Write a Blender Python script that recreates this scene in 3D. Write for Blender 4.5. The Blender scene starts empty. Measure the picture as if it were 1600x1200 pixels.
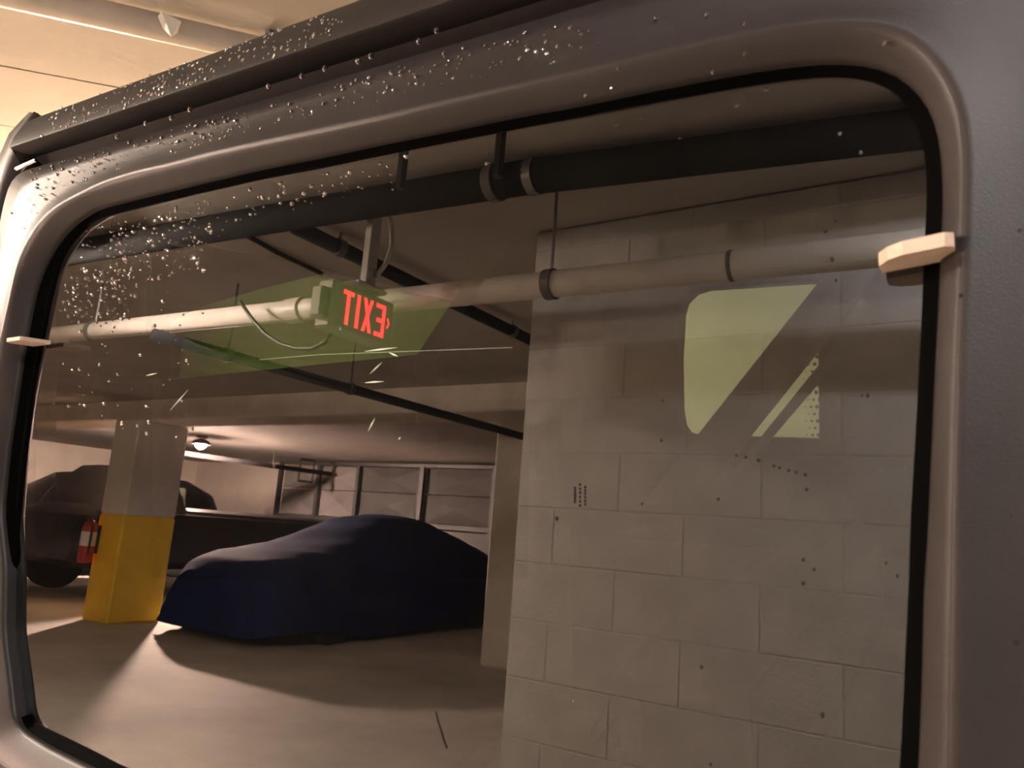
import bpy, bmesh, math, random
import numpy as np
from mathutils import Matrix, Vector
random.seed(7)
rng = np.random.default_rng(7)
scene = bpy.context.scene
col = scene.collection

# ------------------------------------------------------------------ camera
F = 1200.0                      # focal length in pixels of the 1600x1200 frame
T = math.radians(5.0)           # lean of the vehicle's side (top towards the vehicle)
Z0 = 1.33                       # height of the reference point on the side plane
CAM_D, CAM_Z = 0.42, 1.33       # camera: distance to the side plane, height
def unit(v):
    v = np.array(v, float); return v/np.linalg.norm(v)
_h = unit((-1900, 90, F)); _u = np.array((464, -6200, F), float); _u = unit(_u-_h*(_u@_h))
_X = -_h; _Uv = _u; _Nv = np.cross(_Uv, _X)
C2, S2 = math.cos(2*T), math.sin(2*T)
_U = _Uv*C2-_Nv*S2; _N = _Nv*C2+_Uv*S2
MR = np.stack([_X, _N, _U]); MV = np.stack([_X, _Nv, _Uv])
CAM = np.array((0, -CAM_D, CAM_Z))
CAMV = np.array((0, -CAM_D*C2-(CAM_Z-Z0)*S2, Z0-CAM_D*S2+(CAM_Z-Z0)*C2))
ORG = np.array((0, 0, Z0)); SV = np.array((0, math.sin(T), math.cos(T))); NV = np.array((0, math.cos(T), -math.sin(T)))
def ray(px, py, M=MR):
    return M@np.array((px-800, py-600, F))
def at(px, py, axis, val):                      # a directly seen point
    r = ray(px, py); i = 'xyz'.index(axis); return CAM+(val-CAM[i])/r[i]*r
def atv(px, py, axis, val):                     # a point seen mirrored in the glass (mirror-side coordinates)
    r = ray(px, py, MV); i = 'xyz'.index(axis); return CAMV+(val-CAMV[i])/r[i]*r
def ats(px, py, off=0.0):                       # point on the vehicle's side plane -> (x, s)
    r = ray(px, py); k = ((ORG-CAM)@NV+off)/(r@NV); p = CAM+k*r
    return float(p[0]), float((p-ORG)@SV)
def side(x, s, off=0.0):
    return tuple(ORG+np.array((x, 0, 0))+s*SV+off*NV)

cam = bpy.data.objects.new('camera', bpy.data.cameras.new('camera')); col.objects.link(cam)
cam.data.sensor_width = 36; cam.data.lens = 36*F/1600; cam.data.clip_start = 0.01
R_, D_, W_ = MR[:, 0], MR[:, 1], MR[:, 2]
cam.matrix_world = Matrix(((R_[0], -D_[0], -W_[0], CAM[0]), (R_[1], -D_[1], -W_[1], CAM[1]), (R_[2], -D_[2], -W_[2], CAM[2]), (0, 0, 0, 1)))
cam.data.dof.use_dof = True; cam.data.dof.focus_distance = 1.1; cam.data.dof.aperture_fstop = 14
scene.camera = cam

# ------------------------------------------------------------------ world, exposure
w = bpy.data.worlds.new('world'); scene.world = w; w.use_nodes = True
w.node_tree.nodes['Background'].inputs[0].default_value = (0.02, 0.017, 0.014, 1)
w.node_tree.nodes['Background'].inputs[1].default_value = 1.0
vs = scene.view_settings
vs.view_transform = 'Standard'; vs.look = 'None'; vs.gamma = 1; vs.use_curve_mapping = False
vs.exposure = 0.9
LAMP_REAR = 1150.0      # warm globe lamp by the rear corner
LAMP_BEYOND = 820.0    # unseen warm lamp on the far side, put in to light the ceiling
LAMP_TUBE = 112.0       # tube over the gap between vehicle and block wall
LAMP_BACK = 17000.0      # globe lamp over the parked cars
WARM, WARM_FAR, TUBE_C, PINK = (1.0, .80, .64), (1.0, .66, .40), (1.0, .95, .92), (1.0, .68, .52)

# ------------------------------------------------------------------ materials
def new_mat(name):
    m = bpy.data.materials.new(name); m.use_nodes = True
    nt = m.node_tree; return m, nt, nt.nodes['Principled BSDF']
def mat(name, c, rough=.6, metal=0.0, var=0.0, scale=8.0, bump=0.0, bscale=60.0, spec=.5, stretch=(1, 1, 1), c2=None, dist=.01):
    m, nt, b = new_mat(name)
    b.inputs['Base Color'].default_value = (*c, 1); b.inputs['Roughness'].default_value = rough
    b.inputs['Metallic'].default_value = metal; b.inputs['Specular IOR Level'].default_value = spec
    tc = nt.nodes.new('ShaderNodeTexCoord'); mp = nt.nodes.new('ShaderNodeMapping'); mp.inputs['Scale'].default_value = stretch
    nt.links.new(tc.outputs['Object'], mp.inputs['Vector'])
    if var or c2:
        n = nt.nodes.new('ShaderNodeTexNoise'); n.inputs['Scale'].default_value = scale; n.inputs['Detail'].default_value = 6; n.inputs['Roughness'].default_value = .62
        nt.links.new(mp.outputs[0], n.inputs['Vector'])
        r = nt.nodes.new('ShaderNodeValToRGB')
        lo = c2 if c2 else tuple(x*(1-var) for x in c); hi = c if c2 else tuple(min(1, x*(1+var)) for x in c)
        r.color_ramp.elements[0].position = .34; r.color_ramp.elements[1].position = .66
        r.color_ramp.elements[0].color = (*lo, 1); r.color_ramp.elements[1].color = (*hi, 1)
        nt.links.new(n.outputs['Fac'], r.inputs[0]); nt.links.new(r.outputs[0], b.inputs['Base Color'])
    if bump:
        n2 = nt.nodes.new('ShaderNodeTexNoise'); n2.inputs['Scale'].default_value = bscale; n2.inputs['Detail'].default_value = 4
        nt.links.new(mp.outputs[0], n2.inputs['Vector'])
        bp = nt.nodes.new('ShaderNodeBump'); bp.inputs['Strength'].default_value = bump; bp.inputs['Distance'].default_value = dist
        nt.links.new(n2.outputs['Fac'], bp.inputs['Height']); nt.links.new(bp.outputs[0], b.inputs['Normal'])
    return m
def emit(name, c, s):
    m, nt, b = new_mat(name); b.inputs['Base Color'].default_value = (.8, .8, .8, 1)
    b.inputs['Emission Color'].default_value = (*c, 1); b.inputs['Emission Strength'].default_value = s; return m
def pane_mat(name, tint, ior, rough=0.0):
    m = bpy.data.materials.new(name); m.use_nodes = True; nt = m.node_tree
    nt.nodes.remove(nt.nodes['Principled BSDF']); out = nt.nodes['Material Output']
    tr = nt.nodes.new('ShaderNodeBsdfTransparent'); tr.inputs[0].default_value = (*tint, 1)
    gl = nt.nodes.new('ShaderNodeBsdfGlossy'); gl.inputs['Roughness'].default_value = rough
    gl.inputs[0].default_value = (.98, .98, 1, 1)
    fr = nt.nodes.new('ShaderNodeFresnel'); fr.inputs['IOR'].default_value = ior
    mx = nt.nodes.new('ShaderNodeMixShader')
    nt.links.new(fr.outputs[0], mx.inputs[0]); nt.links.new(tr.outputs[0], mx.inputs[1]); nt.links.new(gl.outputs[0], mx.inputs[2]); df = nt.nodes.new('ShaderNodeBsdfDiffuse'); df.inputs[0].default_value = (.62, .56, .50, 1)
    tc = nt.nodes.new('ShaderNodeTexCoord'); n = nt.nodes.new('ShaderNodeTexNoise'); n.inputs['Scale'].default_value = 5; n.inputs['Detail'].default_value = 7
    mr = nt.nodes.new('ShaderNodeMapRange'); mr.inputs[1].default_value = .3; mr.inputs[2].default_value = .75; mr.inputs[3].default_value = .0008; mr.inputs[4].default_value = .006
    m2 = nt.nodes.new('ShaderNodeMixShader')                  # thin film of road dust
    nt.links.new(tc.outputs['Object'], n.inputs['Vector']); nt.links.new(n.outputs['Fac'], mr.inputs[0]); nt.links.new(mr.outputs[0], m2.inputs[0])
    nt.links.new(mx.outputs[0], m2.inputs[1]); nt.links.new(df.outputs[0], m2.inputs[2]); nt.links.new(m2.outputs[0], out.inputs[0])
    return m
def clear_mat(name, tint):
    m = bpy.data.materials.new(name); m.use_nodes = True; nt = m.node_tree
    nt.nodes.remove(nt.nodes['Principled BSDF'])
    tr = nt.nodes.new('ShaderNodeBsdfTransparent'); tr.inputs[0].default_value = (*tint, 1)
    nt.links.new(tr.outputs[0], nt.nodes['Material Output'].inputs[0]); return m

M = {}
M['concrete'] = mat('concrete ceiling', (.40, .368, .33), .85, var=.10, scale=2.2, bump=.15, bscale=40)
M['floor'] = mat('concrete floor', (.52, .475, .42), .72, var=.20, scale=1.1, bump=.1, bscale=50)
M['wallp'] = mat('painted wall', (.62, .56, .50), .8, var=.06, scale=3)
M['wallgreen'] = mat('pale green grey wall', (.50, .57, .50), .8, var=.05, scale=3)
M['block'] = mat('painted block', (.50, .482, .462), .82, var=.07, scale=7, bump=.25, bscale=90)
M['mortar'] = mat('mortar', (.455, .438, .42), .9, var=.1, scale=20)
M['beam'] = mat('concrete beam', (.68, .61, .54), .85, var=.12, scale=3)
M['column'] = mat('grey column paint', (.70, .65, .59), .75, var=.08, scale=4)
M['yellow'] = mat('yellow column paint', (.95, .60, .03), .6, var=.07, scale=5)
M['pipe'] = mat('pale pipe', (.60, .55, .50), .38, var=.08, scale=6)
M['band'] = mat('pipe band', (.10, .09, .085), .5)
M['iron'] = mat('black iron pipe', (.022, .022, .023), .85, var=.2, scale=15, spec=.15)
M['rod'] = mat('steel rod', (.20, .19, .18), .45, metal=.8)
M['sign'] = mat('sign housing', (.42, .40, .37), .5, var=.04, scale=8)
M['red'] = emit('red exit letters', (1.0, .008, .022), 4.2)
M['plastic'] = mat('grained black plastic', (.0225, .0188, .0176), .42, var=.14, scale=9, bump=.22, bscale=900, dist=.001, spec=.28)
M['rail'] = mat('roof plastic', (.016, .0138, .0124), .52, var=.12, scale=12, bump=.25, bscale=700, dist=.001, spec=.28)
M['rubber'] = mat('black rubber', (.0012, .0012, .0012), .9, spec=.03)
M['interior'] = mat('dark interior trim', (.020, .019, .018), .85, var=.2, scale=10, spec=.2)
M['padding'] = mat('bar padding', (.05, .047, .045), .9, var=.2, scale=20, spec=.2)
M['seam'] = mat('seam shadow gap', (.004, .004, .004), .9, spec=.1)
M['frit'] = mat('black frit', (.012, .012, .012), .4)
M['wood'] = mat('raw wood', (.56, .41, .31), .65, var=.10, scale=30, stretch=(1, 8, 8))
M['tyre'] = mat('tyre', (.018, .018, .018), .8, bump=.2, bscale=60)
M['alloy'] = mat('wheel alloy', (.45, .45, .45), .35, metal=.9)
M['darkpaint'] = mat('black car paint', (.007, .0065, .0065), .35, spec=.3)
M['darkpaint2'] = mat('charcoal car paint', (.008, .007, .007), .35, spec=.3)
M['carglass'] = mat('car glass', (.16, .19, .13), .08)
M['carglassdark'] = mat('dark car glass', (.008, .008, .009), .1)
M['chrome'] = mat('chrome', (.75, .72, .70), .15, metal=1)
M['taillight'] = mat('red tail light', (.35, .012, .012), .25)
M['cover'] = mat('blue car cover', (.009, .023, .095), .8, var=.25, scale=3, bump=.3, bscale=18, dist=.02, spec=.05)
M['extred'] = mat('extinguisher red', (.42, .02, .015), .35)
M['paper'] = mat('white label', (.8, .78, .74), .6)
M['black'] = mat('black fitting', (.02, .02, .02), .5)
M['sheet'] = mat('grey sheet metal', (.13, .12, .115), .6, var=.25, scale=2)
M['sheetdark'] = mat('darkened sheet metal', (.045, .042, .04), .7, var=.3, scale=2)  # darker copy of the sheet, offsets lamplight on the far panels
M['steelpost'] = mat('dark steel post', (.03, .03, .03), .5)
M['glint'] = mat('pale scuff', (.62, .72, .56), .6)
M['dirt'] = mat('dried dirt', (.02, .018, .016), .9, spec=.1)
M['crack'] = mat('floor crack', (.05, .045, .04), .95)
M['glass_front'] = pane_mat('tinted quarter glass', (.45, .475, .42), 2.25)
M['glass_back'] = clear_mat('glass inner face', (.97, .98, .95))
M['glass_far'] = clear_mat('tinted far glass', (.60, .70, .60))
M['glass_rear'] = clear_mat('dark rear glass', (.20, .26, .15))
M['water'] = None
m, nt, b = new_mat('water drop'); b.inputs['Base Color'].default_value = (.9, .9, .9, 1); b.inputs['Roughness'].default_value = .03
b.inputs['IOR'].default_value = 1.33; b.inputs['Transmission Weight'].default_value = 1.0; M['water'] = m

# ------------------------------------------------------------------ mesh helpers
class MB:
    def __init__(s): s.v = []; s.f = []; s.mi = []; s.cur = 0
    def add(s, vs, fs):
        n = len(s.v); s.v += [tuple(map(float, p)) for p in vs]
        for f in fs: s.f.append(tuple(i+n for i in f)); s.mi.append(s.cur)
        return s
    def box(s, lo, hi):
        x0, y0, z0 = lo; x1, y1, z1 = hi
        return s.add([(x0, y0, z0), (x1, y0, z0), (x1, y1, z0), (x0, y1, z0), (x0, y0, z1), (x1, y0, z1), (x1, y1, z1), (x0, y1, z1)],
                     [(3, 2, 1, 0), (4, 5, 6, 7), (0, 1, 5, 4), (1, 2, 6, 5), (2, 3, 7, 6), (3, 0, 4, 7)])
    def cbox(s, lo, hi, c):                       # box with chamfered edges (all 12)
        bm = bmesh.new(); bmesh.ops.create_cube(bm, size=1)
        for v in bm.verts:
            v.co = Vector(((lo[i]+hi[i])/2+v.co[i]*(hi[i]-lo[i]) for i in range(3)))
        bmesh.ops.bevel(bm, geom=bm.edges[:], offset=c, segments=1, affect='EDGES', profile=.5)
        bm.verts.index_update()
        s.add([v.co[:] for v in bm.verts], [tuple(v.index for v in f.verts) for f in bm.faces]); bm.free(); return s
    def tube(s, pts, r, n=12, caps=True):
        pts = [Vector(p) for p in pts]; rs = r if isinstance(r, (list, tuple)) else [r]*len(pts)
        rings = []; up = None
        for i, p in enumerate(pts):
            d = (pts[min(i+1, len(pts)-1)]-pts[max(i-1, 0)]).normalized()
            if up is None:
                a = Vector((0, 0, 1)) if abs(d.z) < .9 else Vector((1, 0, 0)); up = (a-d*a.dot(d)).normalized()
            else: up = (up-d*up.dot(d)).normalized()
            q = d.cross(up)
            rings.append([p+(up*math.cos(2*math.pi*k/n)+q*math.sin(2*math.pi*k/n))*rs[i] for k in range(n)])
        fs = []
        for i in range(len(pts)-1):
            for k in range(n):
                a, b2 = i*n+k, i*n+(k+1) % n; fs.append((a, b2, b2+n, a+n))
        if caps: fs.append(tuple(range(n-1, -1, -1))); fs.append(tuple((len(pts)-1)*n+k for k in range(n)))
        return s.add([v for rg in rings for v in rg], fs)
    def lathe(s, prof, c, axis='z', n=24):        # prof: (radius, height along axis)
        vs = []
        for r, h in prof:
            for k in range(n):
                a = 2*math.pi*k/n; x, y = r*math.cos(a), r*math.sin(a)
                p = {'z': (x, y, h), 'x': (h, x, y), 'y': (y, h, x)}[axis]
                vs.append((c[0]+p[0], c[1]+p[1], c[2]+p[2]))
        fs = []
        for i in range(len(prof)-1):
            for k in range(n):
                a, b2 = i*n+k, i*n+(k+1) % n; fs.append((a, b2, b2+n, a+n))
        fs.append(tuple(range(n-1, -1, -1))); fs.append(tuple((len(prof)-1)*n+k for k in range(n)))
        return s.add(vs, fs)
    def grid(s, rows, closed=False):
        n = len(rows[0]); fs = []
        for i in range(len(rows)-1):
            for k in range(n if closed else n-1):
                a, b2 = i*n+k, i*n+(k+1) % n; fs.append((a, b2, b2+n, a+n))
        return s.add([p for r in rows for p in r], fs)
    def prism(s, poly, d):                        # polygon (3-D points) extruded by vector d
        n = len(poly); d = Vector(d); a = [Vector(p) for p in poly]
        return s.add(a+[p+d for p in a], [tuple(range(n-1, -1, -1)), tuple(range(n, 2*n))]+[(i, (i+1) % n, (i+1) % n+n, i+n) for i in range(n)])
    def build(s, name, mats, parent=None, smooth=False, flip=False, fixn=True, **tags):
        vs = [(x, -y, z) for x, y, z in s.v] if flip else s.v
        fs = [tuple(reversed(f)) for f in s.f] if flip else s.f
        if parent is not None:
            o0 = parent.get('_o', (0, 0, 0)); vs = [(x-o0[0], y-o0[1], z-o0[2]) for x, y, z in vs]
        me = bpy.data.meshes.new(name); me.from_pydata(vs, [], fs)
        for m_ in (mats if isinstance(mats, (list, tuple)) else [mats]): me.materials.append(m_)
        me.polygons.foreach_set('material_index', s.mi)
        if fixn:
            bm = bmesh.new(); bm.from_mesh(me); bmesh.ops.recalc_face_normals(bm, faces=bm.faces[:]); bm.to_mesh(me); bm.free()
        if smooth: me.polygons.foreach_set('use_smooth', [True]*len(me.polygons))
        me.update()
        o = bpy.data.objects.new(name, me); col.objects.link(o)
        if parent is not None:
            o.parent = parent; o['_o'] = o0
        tag(o, **tags); return o
def autosmooth(o, ang=40):
    me = o.data; me.polygons.foreach_set('use_smooth', [True]*len(me.polygons))
    try: me.set_sharp_from_angle(angle=math.radians(ang))
    except Exception: pass
    return o
def tag(o, label=None, cat=None, group=None, kind=None):
    if label: o['label'] = label
    if cat: o['category'] = cat
    if group: o['group'] = group
    if kind: o['kind'] = kind
    return o
def thing(name, loc, label, cat, group=None, kind=None, flip=False):
    if flip: loc = (loc[0], -loc[1], loc[2])
    o = bpy.data.objects.new(name, None); col.objects.link(o); o.location = loc; o['_o'] = tuple(loc); o.empty_display_size = .1
    return tag(o, label, cat, group, kind)

CEIL = 2.38
# ------------------------------------------------------------------ the garage shell (mirror-side coordinates are flipped in y)
fl = MB().box((-17, -11.5, -.12), (4.2, 3.6, 0)).build('floor', M['floor'], kind='structure', label='grey brown concrete garage floor', cat='floor')
ce = MB().box((-17, -11.5, CEIL+.006), (4.2, 3.6, CEIL+.3)).build('ceiling', M['concrete'], kind='structure', label='concrete garage ceiling with board marks', cat='ceiling')
ce['_o'] = (0, 0, 0)
# board-marked panels in the ceiling over the vehicle: joints run along direction J
p0 = at(0, 102, 'z', CEIL); p1 = at(150, 130, 'z', CEIL); q0 = at(0, 195, 'z', CEIL)
J = Vector((p1-p0)[:2]).normalized(); Pn = Vector((-J.y, J.x))
pit = abs((Vector(q0[:2])-Vector(p0[:2])).dot(Pn)); base = Vector(p0[:2])
for i in range(-4, 6):
    a = base+Pn*(pit*i); b2 = base+Pn*(pit*(i+1)); g = .004
    for j in (0,):
        l0, l1 = -1.0, 3.0
        poly = [a+J*(l0+g)+Pn*g, a+J*(l1-g)+Pn*g, b2+J*(l1-g)-Pn*g, b2+J*(l0+g)-Pn*g]
        l1 = min(l1, (3.25-max(a.y, b2.y))/J.y)
        poly = [a+J*(l0+g)+Pn*g, a+J*(l1-g)+Pn*g, b2+J*(l1-g)-Pn*g, b2+J*(l0+g)-Pn*g]
        dz = random.uniform(0, .002)
        MB().prism([(p.x, p.y, CEIL-dz) for p in poly], (0, 0, .008+dz)).build('ceiling_panel', M['concrete'], ce)

MB().box((-17, -11.6, 0), (4.2, -11.2, CEIL)).build('wall_back', M['wallp'], kind='structure', label='pale wall behind the parked cars', cat='wall')
MB().box((-17.3, -11.5, 0), (-16.4, 3.6, CEIL)).build('wall_left', M['wallp'], kind='structure', label='pale end wall beside the charcoal car', cat='wall')
MB().box((-17, 3.3, 0), (4.2, 3.7, CEIL)).build('wall_front', M['wallgreen'], kind='structure', label='pale wall on the far side of the dark vehicle', cat='wall')
MB().box((4.0, -11.5, 0), (4.4, 3.6, CEIL)).build('wall_right', M['wallp'], kind='structure', label='pale end wall past the block wall', cat='wall')

# concrete block wall behind the photographer
WX0, WX1, WY = -1.462, 3.9, 1.90
bw = MB().box((WX0+.002, WY+.0014, 0), (WX1, WY+.188, CEIL)).build('wall_side', M['mortar'], flip=True, kind='structure', label='grey painted concrete block wall facing the vehicle window', cat='wall')
bw['_o'] = (0, 0, 0)
BP, RH, ZR = .463, .191, 1.347
meshes = {}
k = int(math.floor(-ZR/RH))
while ZR+k*RH < CEIL-.03:
    z0, z1 = max(0.0, ZR+k*RH), min(CEIL-.001, ZR+(k+1)*RH)
    ph = -.609 if k % 2 == 0 else -.383
    x = ph-BP*4
    while x < WX1:
        a, b2 = max(x, WX0), min(x+BP, WX1); x += BP
        if b2-a < .05: continue
        key = (round(b2-a, 3), round(z1-z0, 3))
        if key not in meshes:
            o = MB().cbox((.002, -.095, .002), (b2-a-.002, .095, z1-z0-.002), .0022).build('block', M['block'])
            meshes[key] = o.data; bpy.data.objects.remove(o)
        o = bpy.data.objects.new('block', meshes[key]); col.objects.link(o); o.parent = bw
        o.location = (a, -(WY+.095)+random.uniform(-.0006, .0006), z0)
    k += 1

# beam, columns
bmz = 2.17
MB().cbox((-16.38, 4.42, bmz), (3.98, 4.95, CEIL+.02), .015).build('beam', M['beam'], flip=True, kind='structure', label='pale concrete beam crossing above the covered car', cat='beam')
cx0, cx1, cy0, cy1 = -8.42, -7.95, 4.40, 5.02
cl = thing('column', ((cx0+cx1)/2, (cy0+cy1)/2, 0), 'square column, grey above and yellow below, beside the covered car', 'column', kind='structure', flip=True)
MB().cbox((cx0, cy0, 1.13), (cx1, cy1, bmz+.01), .02).build('shaft', M['column'], cl, flip=True)
MB().cbox((cx0-.002, cy0-.002, 0), (cx1+.002, cy1+.002, 1.13), .02).build('painted_base', M['yellow'], cl, flip=True, label='yellow painted column base')
MB().cbox((-4.25, 5.90, 0), (-3.55, 6.55, CEIL+.01), .02).build('column', M['column'], flip=True, kind='structure', label='plain pale column half hidden behind the end of the block wall', cat='column')
# unseen column put in to carry the added lamp past the vehicle
MB().cbox((-4.85, 1.45, 0), (-4.25, 2.05, CEIL+.01), .02).build('column', M['column'], kind='structure', label='unseen plain column carrying the added lamp past the vehicle rear', cat='column')
# floor crack
pts = [atv(px, py, 'z', .001) for px, py in ((675, 1115), (678, 1130), (683, 1145), (686, 1158), (691, 1172))]
MB().tube(pts, .006, 4).build('floor_crack', M['crack'], fl if fl.get('_o') else None, flip=True, kind='structure', label='dark crack in the floor by the block wall', cat='crack')

# ------------------------------------------------------------------ lamps
def globe_lamp(c, strength, colr, label, mount='ceiling', flip=True, r=.075, shade=False):
    x, y, z = c
    t = thing('globe_lamp', (x, y, z), label, 'lamp', 'globe lamps of the garage', flip=flip)
    em = emit('lamp globe', colr, strength)
    if mount == 'ceiling':
        MB().lathe([(.085, CEIL+.002), (.085, CEIL-.03), (.05, CEIL-.04), (.05, z+.055)], (x, y, 0)).build('base', M['sheet'], t, flip=flip, smooth=False)
    else:
        MB().lathe([(.07, mount-x), (.07, mount-x+.03), (.03, mount-x+.04), (.03, -.05)], (x, y, z), axis='x').build('base', M['sheet'], t, flip=flip)
    MB().lathe([(.01, r), (.6*r, .8*r), (.92*r, .4*r), (r, 0), (.92*r, -.4*r), (.6*r, -.8*r), (.01, -r)], (x, y, z)).build('globe', em, t, smooth=True, flip=flip)
    if shade: MB().lathe([(.05, .075), (.10, .06), (.135, .02), (.145, -.01), (.140, -.01), (.128, .02), (.09, .052), (.05, .066)], (x, y, z)).build('shade', M['sheet'], t, flip=flip)  # dome added to keep the lamp's light off the ceiling
    return t
globe_lamp((-3.2, .90, 2.26), LAMP_REAR, WARM, 'glowing globe ceiling lamp outside the rear corner of the vehicle', shade=True)
globe_lamp((-4.02, 1.72, 2.03), LAMP_BEYOND, WARM_FAR, 'unseen globe lamp added on the plain column to light the ceiling', mount=-4.25, flip=False)
globe_lamp((-10.55, 7.05, 2.255), LAMP_BACK, PINK, 'glowing globe ceiling lamp above the parked pickup', r=.085, shade=True)
TY = 1.18
tl = thing('tube_lamp', (.75, TY, 2.3), 'long tube ceiling lamp between vehicle and block wall', 'lamp', flip=True)
MB().cbox((.0, TY-.08, 2.335), (1.45, TY+.08, CEIL+.002), .005).build('housing', M['sheet'], tl, flip=True)
for ya, yb in ((TY-.08, TY-.07), (TY+.07, TY+.08)): MB().box((.0, ya, 2.308), (1.45, yb, 2.34)).build('reflector_lip', M['sheet'], tl, flip=True)
MB().tube([(.04, TY, 2.314), (1.41, TY, 2.314)], .018, 12).build('tube', emit('tube glow', TUBE_C, LAMP_TUBE), tl, flip=True, smooth=True)
for xx in (.025, 1.425): MB().cbox((xx-.015, TY-.03, 2.29), (xx+.015, TY+.03, 2.34), .004).build('socket', M['paper'], tl, flip=True)

# ------------------------------------------------------------------ pipes under the ceiling
def hanger(t, x, y, ztop, zp, r, ax='x'):
    MB().tube([(x, y, ztop), (x, y, zp+r)], .006, 6).build('rod', M['rod'], t, flip=True)
    w = .016
    pr = [(r+.002, -w), (r+.007, -w), (r+.007, w), (r+.002, w)]
    MB().lathe(pr, (x, y, zp), axis=ax, n=20).build('clamp', M['band'], t, flip=True)
PY = 1.60
def pz(x): return 2.0255-.0212*x
dp = thing('drain_pipe', (-3, PY, 2.1), 'thick pale drain pipe running along the block wall', 'pipe', flip=True)
MB().tube([(3.9, PY, pz(3.9)), (-7.5, PY, pz(-7.5))], .044, 20).build('pipe_run', M['pipe'], dp, flip=True, smooth=True)
hanger(dp, -1.21, PY, CEIL, pz(-1.21), .044); hanger(dp, -3.9, PY, CEIL, pz(-3.9), .044); hanger(dp, .9, PY, CEIL, pz(.9), .044)
MB().lathe([(.0445, -.006), (.0455, -.006), (.0455, .006), (.0445, .006)], (-.62, PY, pz(-.62)), axis='x').build('band', M['band'], dp, flip=True)
MB().lathe([(.044, -.05), (.052, -.045), (.052, .045), (.044, .05)], (-2.40, PY, pz(-2.40)), axis='x').build('coupling', M['pipe'], dp, flip=True, smooth=False)
# dark pipe close under the ceiling, nearly along the wall
bp_ = thing('black_pipe', (-1, 1.35, 2.28), 'thick black pipe hung close under the ceiling', 'pipe', flip=True)
MB().tube([(3.9, 1.50, 2.32), (-.13, 1.545, 2.32), (-1.193, 1.377, 2.32), (-2.11, 1.296, 2.32), (-3.27, 1.203, 2.32), (-7, 1.0, 2.32)], .054, 18).build('pipe_run', M['iron'], bp_, flip=True, smooth=True)
hanger(bp_, -1.30, 1.368, CEIL, 2.32, .054); hanger(bp_, .5, 1.537, CEIL, 2.32, .054)
MB().lathe([(.0545, -.015), (.057, -.015), (.057, .015), (.0545, .015)], (-1.165, 1.382, 2.32), axis='x').build('strap', M['rod'], bp_, flip=True)
for px in ((612, 268), (766, 248)):
    q = atv(*px, 'z', 2.24)
    MB().cbox((q[0]-.012, q[1]-.012, 2.20), (q[0]+.012, q[1]+.012, CEIL+.002), .004).build('junction_box', M['black'], bp_, flip=True)
# sprinkler pipes crossing (constant x)
def cross_pipe(x, y0, y1, z, r, label, hang):
    t = thing('sprinkler_pipe', (x, (y0+y1)/2, z), label, 'pipe', 'sprinkler pipes crossing under the ceiling', flip=True)
    MB().tube([(x, y0, z), (x, y1, z)], r, 14).build('pipe_run', M['iron'], t, flip=True, smooth=True)
    for y in hang: hanger(t, x, y, CEIL, z, r, 'y')
    return t
cross_pipe(-2.2, 1.37, 4.4, 2.318, .03, 'black sprinkler pipe passing above the exit sign', (1.6, 2.9))
sp2 = cross_pipe(-3.207, 1.50, 9.0, 2.01, .029, 'long black sprinkler pipe crossing below the pale beam', (1.9, 2.76, 6.5))
sp3 = cross_pipe(-10.9, 6.9, 10.22, 2.10, .042, 'dark sprinkler pipe in front of the pale back wall', (8.8,))
# sprinkler guard on the far pipe
q = (-10.9, 9.6, 2.10)
gd = MB()
for a, b2 in (((-.17), .17),):
    for zz in (-.2, 0.2): gd.tube([(q[0], q[1]-.17, q[2]+zz), (q[0], q[1]+.17, q[2]+zz)], .02, 6)
    for yy in (-.17, .17): gd.tube([(q[0], q[1]+yy, q[2]-.2), (q[0], q[1]+yy, q[2]+.2)], .02, 6)
gd.build('sprinkler_guard', M['iron'], sp3, flip=True)
tc_ = thing('thin_conduit', (-2.75, 2, CEIL-.02), 'thin dark conduit fixed to the ceiling by the exit sign', 'pipe', flip=True)
MB().tube([atv(345, 348, 'z', CEIL-.012), atv(420, 390, 'z', CEIL-.012), atv(492, 424, 'z', CEIL-.012)], .011, 8).build('conduit_run', M['iron'], tc_, flip=True)
a_, b_ = at(25, -8, 'z', CEIL-.05), at(335, 62, 'z', CEIL-.05); dd = (b_-a_)/np.linalg.norm(b_-a_)
cp = thing('ceiling_conduit', tuple((a_+b_)/2), 'pale pipe fixed under the bright ceiling above the vehicle', 'pipe')
MB().tube([tuple(a_-dd*.8), tuple(a_), tuple(b_), tuple(b_+dd*.9)], .034, 16).build('pipe_run', M['pipe'], cp, smooth=True)
q = at(266, 46, 'z', CEIL-.08)
MB().add([tuple(q+np.array(v)) for v in ((-.03, 0, .01), (.0, .02, .0), (.03, .01, .015), (.01, -.03, .03), (-.02, -.02, .03), (.005, 0, -.02))], [(0, 1, 5), (1, 2, 5), (2, 3, 5), (3, 4, 5), (4, 0, 5)]).build('tape_scrap', M['paper'], cp)
for f_ in (-.5, 1.4):
    q = a_+(b_-a_)*f_; MB().cbox((q[0]-.012, q[1]-.05, CEIL-.07), (q[0]+.012, q[1]+.05, CEIL+.002), .003).build('bracket', M['rod'], cp)
# drooping cable
cb = [atv(px, py, 'y', 1.48) for px, py in ((362, 468), (378, 492), (400, 518), (425, 535), (450, 542), (475, 542), (495, 532), (508, 512), (513, 490))]
MB().tube(cb[:-1], .008, 8).build('cable', M['black'], flip=True, label='black cable drooping below the exit sign', cat='cable', smooth=True)
fx = [atv(px, py, 'x', -1.83) for px, py in ((588, 318), (600, 345), (600, 380), (592, 405), (575, 428))]
MB().tube(fx, .009, 8).build('flexible_conduit', M['pipe'], flip=True, label='pale flexible conduit feeding the exit sign from above', cat='conduit', smooth=True)

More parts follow.
